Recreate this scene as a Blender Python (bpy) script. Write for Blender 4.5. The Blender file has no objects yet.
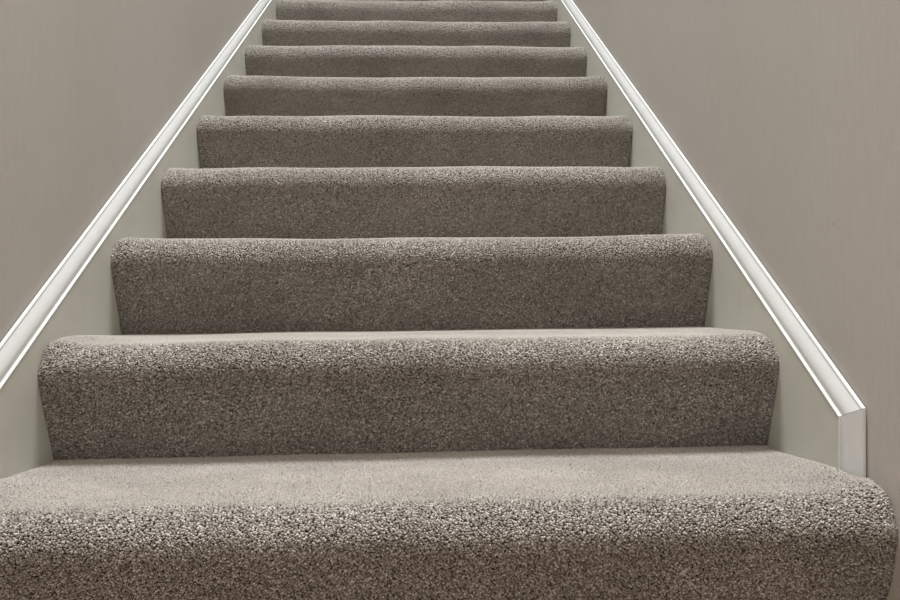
import bpy, math
import numpy as np
from mathutils import Matrix, Vector

sc = bpy.context.scene
col = sc.collection
rng = np.random.default_rng(7)

# ------------------------------------------------------------------ camera
RIGHT = Vector((0.99914636, -0.03991968, -0.01062885))
UP = Vector((0.01104582, 0.01023922, 0.99988657))
FWD = Vector((0.03980632, 0.99915043, -0.01067142))
cam_data = bpy.data.cameras.new('camera')
cam_data.sensor_width = 36.0
cam_data.lens = 651.87 / 900 * 36.0
cam_data.clip_start = 0.02
cam = bpy.data.objects.new('camera', cam_data)
cam.matrix_world = Matrix(((RIGHT.x, UP.x, -FWD.x, 0.01266),
                           (RIGHT.y, UP.y, -FWD.y, -0.81003),
                           (RIGHT.z, UP.z, -FWD.z, 0.45923),
                           (0, 0, 0, 1)))
col.objects.link(cam)
sc.camera = cam

# ------------------------------------------------------------------ world, lamps, exposure
world = bpy.data.worlds.new('world')
sc.world = world
world.use_nodes = True
bg = world.node_tree.nodes['Background']
bg.inputs['Color'].default_value = (0.98, 1.0, 1.02, 1)
bg.inputs['Strength'].default_value = 0.40

def area_lamp(name, loc, target, size, power, color):
    d = bpy.data.lights.new(name, 'AREA')
    d.shape = 'DISK'
    d.size = size
    d.energy = power
    d.color = color
    o = bpy.data.objects.new(name, d)
    o.location = loc
    o.rotation_euler = (Vector(target) - Vector(loc)).to_track_quat('-Z', 'Y').to_euler()
    col.objects.link(o)
    return o

# ceiling lamp of the stairwell; hall fill light added for risers and tread backs
lamp = area_lamp('stairwell_ceiling_lamp', (-0.03, 0.45, 5.52), (-0.03, 0.45, 0.0), 1.15, 108.0, (0.965, 1.0, 1.03))
lamp.data.spread = math.radians(95)      # beam narrowed so the upper steps get less light
hall = area_lamp('hall_fill_light', (0.05, -0.90, 2.38), (0.05, -0.90, 0.0), 0.45, 14.0, (1.0, 0.94, 0.86))
hall.data.spread = math.radians(125)

vs = sc.view_settings
vs.view_transform = 'Standard'
vs.look = 'None'
vs.gamma = 1.0
vs.use_curve_mapping = False
vs.exposure = 0.0

# ------------------------------------------------------------------ dimensions (metres)
RISE, GOING, WIDTH = 0.1911, 0.24854, 1.19942
OVERHANG = 0.0430             # riser foot lies this far behind its nosing
NOSE = 0.042                   # nosing radius, pile included
BOARD = 0.0155                  # stringer thickness: wall face = WIDTH/2 + BOARD
N_STEPS = 12
N_SEEN = 9
HALF = WIDTH / 2
WALL = HALF + BOARD
SLOPE = math.atan2(RISE, GOING)
CAP_Y = 0.0924                 # front edge of the stringer board
CAP_V = {-1: (0.0176, -0.0042), 1: (0.0150, 0.0019)}   # stringer edge above the nosing line: at its foot, and per metre
CEIL = 5.60

# ------------------------------------------------------------------ materials
def new_mat(name):
    m = bpy.data.materials.new(name)
    m.use_nodes = True
    nt = m.node_tree
    return m, nt, nt.nodes['Principled BSDF']

def node(nt, kind, **inputs):
    n = nt.nodes.new(kind)
    for k, v in inputs.items():
        n.inputs[k.replace('_', ' ')].default_value = v
    return n

def ramp(nt, stops):
    n = nt.nodes.new('ShaderNodeValToRGB')
    e = n.color_ramp.elements
    while len(e) < len(stops):
        e.new(0.5)
    for el, (p, c) in zip(e, stops):
        el.position = p
        el.color = (*c, 1)
    return n

def wallpaper_mat():
    m, nt, b = new_mat('wallpaper')
    L = nt.links
    geo = nt.nodes.new('ShaderNodeNewGeometry')
    mp = nt.nodes.new('ShaderNodeMapping')
    mp.inputs['Scale'].default_value = (240, 240, 24)
    L.new(geo.outputs['Position'], mp.inputs['Vector'])
    fine = node(nt, 'ShaderNodeTexNoise', Scale=1.0, Detail=3.0, Roughness=0.6)
    L.new(mp.outputs['Vector'], fine.inputs['Vector'])
    mp2 = nt.nodes.new('ShaderNodeMapping')
    mp2.inputs['Scale'].default_value = (3.0, 3.0, 1.2)
    L.new(geo.outputs['Position'], mp2.inputs['Vector'])
    broad = node(nt, 'ShaderNodeTexNoise', Scale=1.0, Detail=2.0)
    L.new(mp2.outputs['Vector'], broad.inputs['Vector'])
    r1 = ramp(nt, [(0.25, (0.456, 0.424, 0.385)), (0.5, (0.478, 0.446, 0.406)), (0.8, (0.500, 0.468, 0.427))])
    L.new(fine.outputs['Fac'], r1.inputs['Fac'])
    r2 = ramp(nt, [(0.3, (0.94, 0.935, 0.93)), (0.7, (1.0, 1.0, 1.0))])
    L.new(broad.outputs['Fac'], r2.inputs['Fac'])
    mul = nt.nodes.new('ShaderNodeMix')
    mul.data_type = 'RGBA'
    mul.blend_type = 'MULTIPLY'
    mul.inputs['Factor'].default_value = 1.0
    L.new(r1.outputs['Color'], mul.inputs['A'])
    L.new(r2.outputs['Color'], mul.inputs['B'])
    # sparse dark flecks in the paper
    vor = node(nt, 'ShaderNodeTexVoronoi', Scale=9.0)
    mp3 = nt.nodes.new('ShaderNodeMapping')
    mp3.inputs['Scale'].default_value = (2.2, 2.2, 1.0)
    L.new(geo.outputs['Position'], mp3.inputs['Vector'])
    L.new(mp3.outputs['Vector'], vor.inputs['Vector'])
    r3 = ramp(nt, [(0.018, (0.62, 0.58, 0.55)), (0.032, (1, 1, 1))])
    L.new(vor.outputs['Distance'], r3.inputs['Fac'])
    mul2 = nt.nodes.new('ShaderNodeMix')
    mul2.data_type = 'RGBA'
    mul2.blend_type = 'MULTIPLY'
    mul2.inputs['Factor'].default_value = 1.0
    L.new(mul.outputs['Result'], mul2.inputs['A'])
    L.new(r3.outputs['Color'], mul2.inputs['B'])
    L.new(mul2.outputs['Result'], b.inputs['Base Color'])
    b.inputs['Roughness'].default_value = 0.62
    b.inputs['Specular IOR Level'].default_value = 0.25
    bump = node(nt, 'ShaderNodeBump', Strength=0.25, Distance=0.0006)
    L.new(fine.outputs['Fac'], bump.inputs['Height'])
    L.new(bump.outputs['Normal'], b.inputs['Normal'])
    return m

def paint_mat(name, c, rough, grime=0.0, spec=0.4):
    m, nt, b = new_mat(name)
    L = nt.links
    geo = nt.nodes.new('ShaderNodeNewGeometry')
    n1 = node(nt, 'ShaderNodeTexNoise', Scale=14.0, Detail=4.0, Roughness=0.65)
    L.new(geo.outputs['Position'], n1.inputs['Vector'])
    d = 1.0 - grime
    r1 = ramp(nt, [(0.30, (c[0] * d, c[1] * d, c[2] * d * 0.985)), (0.55, c)])
    L.new(n1.outputs['Fac'], r1.inputs['Fac'])
    L.new(r1.outputs['Color'], b.inputs['Base Color'])
    b.inputs['Roughness'].default_value = rough
    b.inputs['Specular IOR Level'].default_value = spec
    n2 = node(nt, 'ShaderNodeTexNoise', Scale=160.0, Detail=2.0)
    L.new(geo.outputs['Position'], n2.inputs['Vector'])
    bump = node(nt, 'ShaderNodeBump', Strength=0.12, Distance=0.0006)
    L.new(n2.outputs['Fac'], bump.inputs['Height'])
    L.new(bump.outputs['Normal'], b.inputs['Normal'])
    return m

def carpet_mat():
    m, nt, b = new_mat('taupe_carpet_yarn')
    L = nt.links
    info = nt.nodes.new('ShaderNodeAttribute')
    info.attribute_type = 'INSTANCER'
    info.attribute_name = 'shade'
    r1 = ramp(nt, [(0.0, (0.150, 0.131, 0.113)), (0.45, (0.300, 0.272, 0.243)), (0.8, (0.400, 0.368, 0.334)), (1.0, (0.580, 0.545, 0.505))])
    L.new(info.outputs['Fac'], r1.inputs['Fac'])
    geo = nt.nodes.new('ShaderNodeNewGeometry')
    mp = nt.nodes.new('ShaderNodeMapping')
    mp.inputs['Scale'].default_value = (5.0, 9.0, 9.0)
    L.new(geo.outputs['Position'], mp.inputs['Vector'])
    n1 = node(nt, 'ShaderNodeTexNoise', Scale=1.0, Detail=4.0, Roughness=0.6)
    L.new(mp.outputs['Vector'], n1.inputs['Vector'])
    r2 = ramp(nt, [(0.3, (0.82, 0.81, 0.80)), (0.7, (1.08, 1.08, 1.08))])
    L.new(n1.outputs['Fac'], r2.inputs['Fac'])
    mul = nt.nodes.new('ShaderNodeMix')
    mul.data_type = 'RGBA'
    mul.blend_type = 'MULTIPLY'
    mul.inputs['Factor'].default_value = 1.0
    L.new(r1.outputs['Color'], mul.inputs['A'])
    L.new(r2.outputs['Color'], mul.inputs['B'])
    L.new(mul.outputs['Result'], b.inputs['Base Color'])
    b.inputs['Roughness'].default_value = 0.95
    b.inputs['Specular IOR Level'].default_value = 0.1
    b.inputs['Sheen Weight'].default_value = 0.12
    b.inputs['Sheen Roughness'].default_value = 0.5
    return m

def backing_mat():
    m, nt, b = new_mat('carpet_backing')
    L = nt.links
    geo = nt.nodes.new('ShaderNodeNewGeometry')
    n1 = node(nt, 'ShaderNodeTexNoise', Scale=300.0, Detail=2.0)
    L.new(geo.outputs['Position'], n1.inputs['Vector'])
    r1 = ramp(nt, [(0.3, (0.15, 0.132, 0.114)), (0.7, (0.22, 0.197, 0.173))])
    L.new(n1.outputs['Fac'], r1.inputs['Fac'])
    L.new(r1.outputs['Color'], b.inputs['Base Color'])
    b.inputs['Roughness'].default_value = 1.0
    b.inputs['Specular IOR Level'].default_value = 0.05
    return m

def floor_mat():
    m, nt, b = new_mat('oak_floor')
    L = nt.links
    geo = nt.nodes.new('ShaderNodeNewGeometry')
    mp = nt.nodes.new('ShaderNodeMapping')
    mp.inputs['Scale'].default_value = (60, 3, 3)
    L.new(geo.outputs['Position'], mp.inputs['Vector'])
    n1 = node(nt, 'ShaderNodeTexNoise', Scale=1.0, Detail=5.0)
    L.new(mp.outputs['Vector'], n1.inputs['Vector'])
    r1 = ramp(nt, [(0.3, (0.22, 0.150, 0.108)), (0.7, (0.34, 0.25, 0.19))])
    L.new(n1.outputs['Fac'], r1.inputs['Fac'])
    L.new(r1.outputs['Color'], b.inputs['Base Color'])
    b.inputs['Roughness'].default_value = 0.45
    return m

M_WALL = wallpaper_mat()
M_STRINGER = paint_mat('cream_stringer_paint', (0.578, 0.573, 0.506), 0.5, 0.07, 0.35)
M_TRIM = paint_mat('white_gloss_paint', (0.69, 0.695, 0.683), 0.6, 0.04, 0.2)
M_CEIL = paint_mat('ceiling_paint', (0.78, 0.76, 0.72), 0.9, 0.02, 0.1)
M_YARN = carpet_mat()
M_BACK = backing_mat()
M_FLOOR = floor_mat()

# ------------------------------------------------------------------ mesh helpers
def mesh_obj(name, verts, faces, mat, parent=None, smooth=False):
    me = bpy.data.meshes.new(name)
    me.from_pydata([tuple(v) for v in verts], [], faces)
    me.validate()
    me.update()
    if mat:
        me.materials.append(mat)
    if smooth:
        me.polygons.foreach_set('use_smooth', [True] * len(me.polygons))
    o = bpy.data.objects.new(name, me)
    col.objects.link(o)
    o.parent = parent
    return o

def box(name, lo, hi, mat, parent=None):
    x0, y0, z0 = lo
    x1, y1, z1 = hi
    v = [(x0, y0, z0), (x1, y0, z0), (x1, y1, z0), (x0, y1, z0), (x0, y0, z1), (x1, y0, z1), (x1, y1, z1), (x0, y1, z1)]
    f = [(0, 3, 2, 1), (4, 5, 6, 7), (0, 1, 5, 4), (1, 2, 6, 5), (2, 3, 7, 6), (3, 0, 4, 7)]
    return mesh_obj(name, v, f, mat, parent)

def structure(o, label, cat):
    o['kind'] = 'structure'
    o['label'] = label
    o['category'] = cat
    return o

# ------------------------------------------------------------------ the stairwell
Y0, Y1 = -2.6, N_STEPS * GOING + 1.3
structure(box('wall_left', (-WALL - 0.12, Y0, -0.1), (-WALL, Y1, CEIL), M_WALL),
          'beige vertically grained wallpapered wall left of the stairs', 'wall')
structure(box('wall_right', (WALL, Y0, -0.1), (WALL + 0.12, Y1, CEIL), M_WALL),
          'beige vertically grained wallpapered wall right of the stairs', 'wall')
structure(box('wall_back', (-WALL - 0.12, Y1, -0.1), (WALL + 0.12, Y1 + 0.12, CEIL), M_WALL),
          'beige wall at the head of the stairs', 'wall')
structure(box('floor', (-WALL, Y0, -0.1), (WALL, 0.2, 0.0), M_FLOOR), 'wooden hall floor at the foot of the stairs', 'floor')
structure(box('floor_landing', (-WALL, N_STEPS * GOING + 0.03, N_STEPS * RISE - 0.12), (WALL, Y1, N_STEPS * RISE), M_BACK),
          'upper landing floor at the head of the stairs', 'floor')
structure(box('ceiling', (-WALL - 0.12, -0.55, CEIL), (WALL + 0.12, Y1 + 0.12, CEIL + 0.1), M_CEIL), 'white ceiling over the stairwell', 'ceiling')
structure(box('ceiling_hall', (-WALL - 0.12, Y0, 2.42), (WALL + 0.12, -0.55, CEIL + 0.1), M_CEIL), 'white ceiling over the hall', 'ceiling')

# ------------------------------------------------------------------ the staircase
stairs = bpy.data.objects.new('staircase', None)
stairs['label'] = 'straight flight of stairs in taupe cut-pile carpet between cream stringers'
stairs['category'] = 'staircase'
col.objects.link(stairs)

# side profile of one step: tread back -> nosing -> riser foot
lo_b, hi_b = 0.0, 0.6
for _ in range(60):
    beta = 0.5 * (lo_b + hi_b)
    t_len = (RISE - NOSE - NOSE * math.sin(beta)) / math.cos(beta)
    if NOSE - NOSE * math.cos(beta) + t_len * math.sin(beta) < OVERHANG:
        lo_b = beta
    else:
        hi_b = beta
TREAD_BACK = GOING + OVERHANG
FORE, DROP = -0.0040, -0.0015      # where the carpet surface lies against the step grid
L_TREAD = TREAD_BACK - NOSE
L_ARC = NOSE * (math.pi / 2 + beta)
L_RISER = t_len
L_ALL = L_TREAD + L_ARC + L_RISER + 0.004

def profile(s):
    """local y, z and outward normal along the carpet, from the back of the tread to the foot of the riser"""
    s = np.asarray(s, float)
    th = math.pi / 2 + np.clip((s - L_TREAD) / NOSE, 0, math.pi / 2 + beta)
    y = NOSE + NOSE * np.cos(th)
    z = -NOSE + NOSE * np.sin(th)
    y = np.where(s < L_TREAD, TREAD_BACK - s, y)
    z = np.where(s < L_TREAD, 0.0, z)
    d = np.clip(s - L_TREAD - L_ARC, 0, None)
    y = y + d * math.sin(beta)
    z = z - d * math.cos(beta)
    return y, z, np.cos(th), np.sin(th)

def half_width(i, s):
    y, z, _, _ = profile(s)
    if i == 0:
        return np.where((s > L_TREAD - (CAP_Y - 0.036 - NOSE) - 0.0), WALL, HALF)
    return np.full_like(np.asarray(s, float), HALF)

def surface(i, x, s, inset):
    """point and normal of the carpet of step i at (x, s), pushed INSET below the tips of the pile"""
    y, z, ny, nz = profile(s)
    hw = half_width(i, s)
    rc = 0.038 if i == 0 else 0.020
    w = np.clip(1.0 - np.abs(s - L_TREAD - (0.75 if i == 0 else 0.45) * L_ARC) / 0.075, 0, 1)
    w = 0.05 + 0.95 * w * w * (3 - 2 * w)
    t = np.clip(np.abs(x) - (hw - rc), 0, rc * 0.985)
    drop = (rc - np.sqrt(rc * rc - t * t)) * w
    ph = i * 2.3
    wob = 0.0016 * np.sin(5.1 * x + ph) + 0.0011 * np.sin(11.7 * x + 1.7 * ph) + 0.0007 * np.sin(23 * x + 0.6 * ph)
    lump = 0.0012 * np.sin(9 * x + 17 * s + ph) * np.sin(6 * x - 13 * s + 2 * ph)
    k = inset - 0.0030 - lump * 0.8 - wob * np.clip(w, 0.2, 1)
    e = np.sign(x) * (t / rc) ** 2 * w * 0.8
    # the carpet rides up a little where it is tucked against the stringers
    ys = np.clip((TREAD_BACK - 0.02 - y) / 0.19, 0, 1) * np.clip((L_TREAD + 0.6 * L_ARC - s) / 0.035, 0, 1)
    ride = (0.012 if i == 0 else np.where(x < 0, 0.010 if i == 1 else 0.003, 0.003)) * np.exp(-((HALF - np.abs(x)) / 0.040) ** 2) * ys * ys * (3 - 2 * ys)
    k = k - ride
    kd = drop * (0.35 if i == 0 else 0.3) + k
    P = np.stack([x, i * GOING + (FORE if i else -0.0075) + y - ny * kd, (i + 1) * RISE + DROP + z - nz * (k + drop)], -1)
    N = np.stack([e, ny, nz], -1)
    N /= np.linalg.norm(N, axis=-1, keepdims=True)
    return P, N

def step_body(i):
    """the carpeted step itself, a closed solid just under the tips of the pile"""
    s = np.concatenate([np.linspace(-0.006, L_TREAD - 0.03, 14), np.linspace(L_TREAD - 0.0299, L_TREAD + L_ARC, 22), np.linspace(L_TREAD + L_ARC + 0.008, L_ALL + 0.006, 14)])
    u = np.concatenate([np.linspace(-1, -0.9, 16), np.linspace(-0.88, 0.88, 60), np.linspace(0.9, 1, 16)])
    hw = half_width(i, s) - 0.001
    X = u[None, :] * hw[:, None]
    S = np.repeat(s[:, None], len(u), 1)
    P, _ = surface(i, X, S, 0.0052)
    ns, nu = X.shape
    v = P.reshape(-1, 3).tolist()
    f = [(a * nu + b, a * nu + b + 1, (a + 1) * nu + b + 1, (a + 1) * nu + b) for a in range(ns - 1) for b in range(nu - 1)]
    # back of the solid
    base = len(v)
    for b in range(nu):
        v.append((u[b] * (HALF - 0.001), i * GOING + TREAD_BACK + 0.003, i * RISE - 0.012))
    for b in range(nu - 1):
        f.append((base + b, base + b + 1, b + 1, b))
        f.append(((ns - 1) * nu + b, (ns - 1) * nu + b + 1, base + b + 1, base + b))
    f.append(tuple([a * nu for a in range(ns)] + [base]))
    f.append(tuple([a * nu + nu - 1 for a in range(ns)][::-1] + [base + nu - 1]))
    return mesh_obj('step', v, f, M_BACK, stairs, smooth=False)

def tuft_group(radius, length):
    g = bpy.data.node_groups.new('tufts', 'GeometryNodeTree')
    g.interface.new_socket('Geometry', in_out='INPUT', socket_type='NodeSocketGeometry')
    g.interface.new_socket('Geometry', in_out='OUTPUT', socket_type='NodeSocketGeometry')
    N, L = g.nodes, g.links
    gi, go = N.new('NodeGroupInput'), N.new('NodeGroupOutput')
    ico = N.new('GeometryNodeMeshIcoSphere')
    ico.inputs['Radius'].default_value = 1.0
    ico.inputs['Subdivisions'].default_value = 2
    tr = N.new('GeometryNodeTransform')
    tr.inputs['Scale'].default_value = (radius, radius, length / 2)
    smooth = N.new('GeometryNodeSetShadeSmooth')
    mat = N.new('GeometryNodeSetMaterial')
    mat.inputs['Material'].default_value = M_YARN
    inst = N.new('GeometryNodeInstanceOnPoints')
    a_dir = N.new('GeometryNodeInputNamedAttribute')
    a_dir.data_type = 'FLOAT_VECTOR'
    a_dir.inputs['Name'].default_value = 'lean'
    a_scl = N.new('GeometryNodeInputNamedAttribute')
    a_scl.data_type = 'FLOAT_VECTOR'
    a_scl.inputs['Name'].default_value = 'size'
    al = N.new('FunctionNodeAlignRotationToVector')
    al.axis = 'Z'
    L.new(a_dir.outputs['Attribute'], al.inputs['Vector'])
    L.new(ico.outputs['Mesh'], tr.inputs['Geometry'])
    L.new(tr.outputs['Geometry'], smooth.inputs['Geometry'])
    L.new(smooth.outputs['Geometry'], mat.inputs['Geometry'])
    L.new(gi.outputs['Geometry'], inst.inputs['Points'])
    L.new(mat.outputs['Geometry'], inst.inputs['Instance'])
    L.new(al.outputs['Rotation'], inst.inputs['Rotation'])
    L.new(a_scl.outputs['Attribute'], inst.inputs['Scale'])
    L.new(inst.outputs['Instances'], go.inputs['Geometry'])
    return g

groups = {}
def pile(name, i, s0, s1, pitch, parent):
    """cut pile: one little twist of yarn per point, on a jittered grid"""
    nx = int(2 * (WALL if i == 0 else HALF) / pitch)
    nsr = max(2, int((s1 - s0) / (pitch * 0.87)))
    gx, gs = np.meshgrid((np.arange(nx) + 0.5) / nx * 2 - 1, (np.arange(nsr) + 0.5) / nsr)
    gx = gx + (np.arange(nsr) % 2)[:, None] / nx
    gx = gx + rng.normal(0, 0.33, gx.shape) * 2 / nx
    gs = gs + rng.normal(0, 0.33, gs.shape) / nsr
    s = np.clip(s0 + gs.ravel() * (s1 - s0), -0.003, L_ALL)
    hw = half_width(i, s) - 0.35 * pitch
    x = gx.ravel() * (WALL if i == 0 else HALF)
    keep = np.abs(x) <= hw
    x, s = x[keep], s[keep]
    length = 1.7 * pitch
    P, Nn = surface(i, x, s, length * 0.5)
    # pile lies in soft patches, trodden this way and that
    a = np.sin(7.3 * x + 3.1 * i) * np.sin(15 * s + 5 * x + i) + 0.6 * np.sin(17 * x - 21 * s + 2 * i)
    matted = np.clip((L_TREAD + 0.030 - s) / 0.032, 0, 1)[:, None]      # trodden flat on the tread, open on nosing and riser
    lean = Nn + rng.normal(0, 1, Nn.shape) * (0.42 - 0.26 * matted)
    lean[:, 2] += -0.10 + 0.20 * a
    lean[:, 1] += -0.06 * a
    lean /= np.linalg.norm(lean, axis=1, keepdims=True)
    amp = (1.0 - 0.65 * matted[:, 0]) * max(0.35, 1.0 - 0.12 * i)
    k = 1.0 + rng.uniform(-0.2, 0.2, len(x)) * amp
    size = np.stack([k, k, 1.0 + rng.uniform(-0.25, 0.2, len(x)) * amp], 1)
    shade = np.clip(0.5 + rng.normal(0, 0.34, len(x)) * amp, 0, 1)
    me = bpy.data.meshes.new(name)
    me.vertices.add(len(x))
    me.vertices.foreach_set('co', P.astype(np.float32).ravel())
    for an, arr in (('lean', lean), ('size', size)):
        at = me.attributes.new(an, 'FLOAT_VECTOR', 'POINT')
        at.data.foreach_set('vector', arr.astype(np.float32).ravel())
    me.attributes.new('shade', 'FLOAT', 'POINT').data.foreach_set('value', shade.astype(np.float32))
    me.materials.append(M_YARN)
    o = bpy.data.objects.new(name, me)
    col.objects.link(o)
    o.parent = parent
    key = round(pitch, 5)
    if key not in groups:
        groups[key] = tuft_group(pitch * (0.63 if pitch < 0.003 else 0.70), length)
    md = o.modifiers.new('tufts', 'NODES')
    md.node_group = groups[key]
    o['kind'] = 'stuff'
    return o

PITCH = [0.0026, 0.0026, 0.0028, 0.0031, 0.0034, 0.0038, 0.0043, 0.0046, 0.0048, 0.006, 0.006, 0.006]
SPLIT = L_TREAD + 0.85 * L_ARC      # just under the nosing
for i in range(N_STEPS):
    st = step_body(i)
    pile('tread_carpet', i, 0.0, SPLIT, PITCH[i], st)
    pile('riser_carpet', i, SPLIT, L_ALL, PITCH[i], st)

# stringers with their mouldings
SX = {-1: 'left', 1: 'right'}
TOP_Y = N_STEPS * GOING + 0.02

def edge_z(y, side, n=0.0):
    v0, v1 = CAP_V[side]
    return RISE + y * RISE / GOING + v0 + v1 * (y - CAP_Y) + n / math.cos(SLOPE)

def stringer(side):
    poly = [(CAP_Y, RISE - 0.012), (CAP_Y, edge_z(CAP_Y, side)), (TOP_Y, edge_z(TOP_Y, side)),
            (TOP_Y, edge_z(TOP_Y, side, -0.33)), (CAP_Y + 0.30, edge_z(CAP_Y + 0.30, side, -0.33))]
    a, b = side * (HALF + 0.0002), side * (WALL - 0.0002)
    v = [(a, y, z) for y, z in poly] + [(b, y, z) for y, z in poly]
    n = len(poly)
    f = [tuple(range(n)), tuple(range(2 * n - 1, n - 1, -1))] + [(k, (k + 1) % n, (k + 1) % n + n, k + n) for k in range(n)]
    if side > 0:
        f = [t[::-1] for t in f]
    o = mesh_obj('stringer', v, f, M_STRINGER, stairs)
    o['label'] = 'cream painted stringer board on the %s of the carpeted steps' % SX[side]
    return o

# moulding profile: n across the moulding (0 = inner lip, up to the wall), p = how far it stands off the wall
PROFILE = [(-0.0006, 0.0130), (-0.0006, 0.0154), (0.0000, 0.0160), (0.0007, 0.0162), (0.0014, 0.0158), (0.0019, 0.0150), (0.0021, 0.0138), (0.0023, 0.0128),
           (0.0035, 0.0124), (0.0050, 0.0126), (0.0070, 0.0129), (0.0090, 0.0129), (0.0115, 0.0125), (0.0145, 0.0116), (0.0175, 0.0104), (0.0200, 0.0092), (0.0225, 0.0079), (0.0245, 0.0069), (0.0258, 0.0063),
           (0.0265, 0.0063), (0.0276, 0.0063), (0.0286, 0.0059), (0.0293, 0.0050), (0.0296, 0.0038), (0.0296, 0.0020), (0.0240, 0.0020), (0.0230, 0.0002), (-0.0006, 0.0002)]

def moulding_piece(side, kind, parent):
    rows = []
    for n, p in PROFILE:
        x = side * (WALL - p)
        # mitre: the sloping line offset by n meets the upright line offset by n
        n *= 1.28
        ym = CAP_Y - n
        if kind == 'slope':
            ys = ym + 0.0003
            rows.append(((x, ys, edge_z(ys, side, n)), (x, TOP_Y, edge_z(TOP_Y, side, n))))
        else:
            rows.append(((x, ym, RISE - 0.015), (x, ym, edge_z(ym, side, n) - 0.0003)))
    n = len(rows)
    v = [r[0] for r in rows] + [r[1] for r in rows]
    f = [(k, (k + 1) % n, (k + 1) % n + n, k + n) for k in range(n)] + [tuple(range(n))[::-1], tuple(range(n, 2 * n))]
    o = mesh_obj('moulding', v, f, M_TRIM, parent)
    o['label'] = ('white sloping moulding along the stringer' if kind == 'slope' else 'short upright white moulding ending the stringer')
    import bmesh
    bm = bmesh.new()
    bm.from_mesh(o.data)
    bmesh.ops.recalc_face_normals(bm, faces=bm.faces)
    bm.to_mesh(o.data)
    bm.free()
    return o

for side in (-1, 1):
    so = stringer(side)
    moulding_piece(side, 'slope', so)
    moulding_piece(side, 'upright', so)
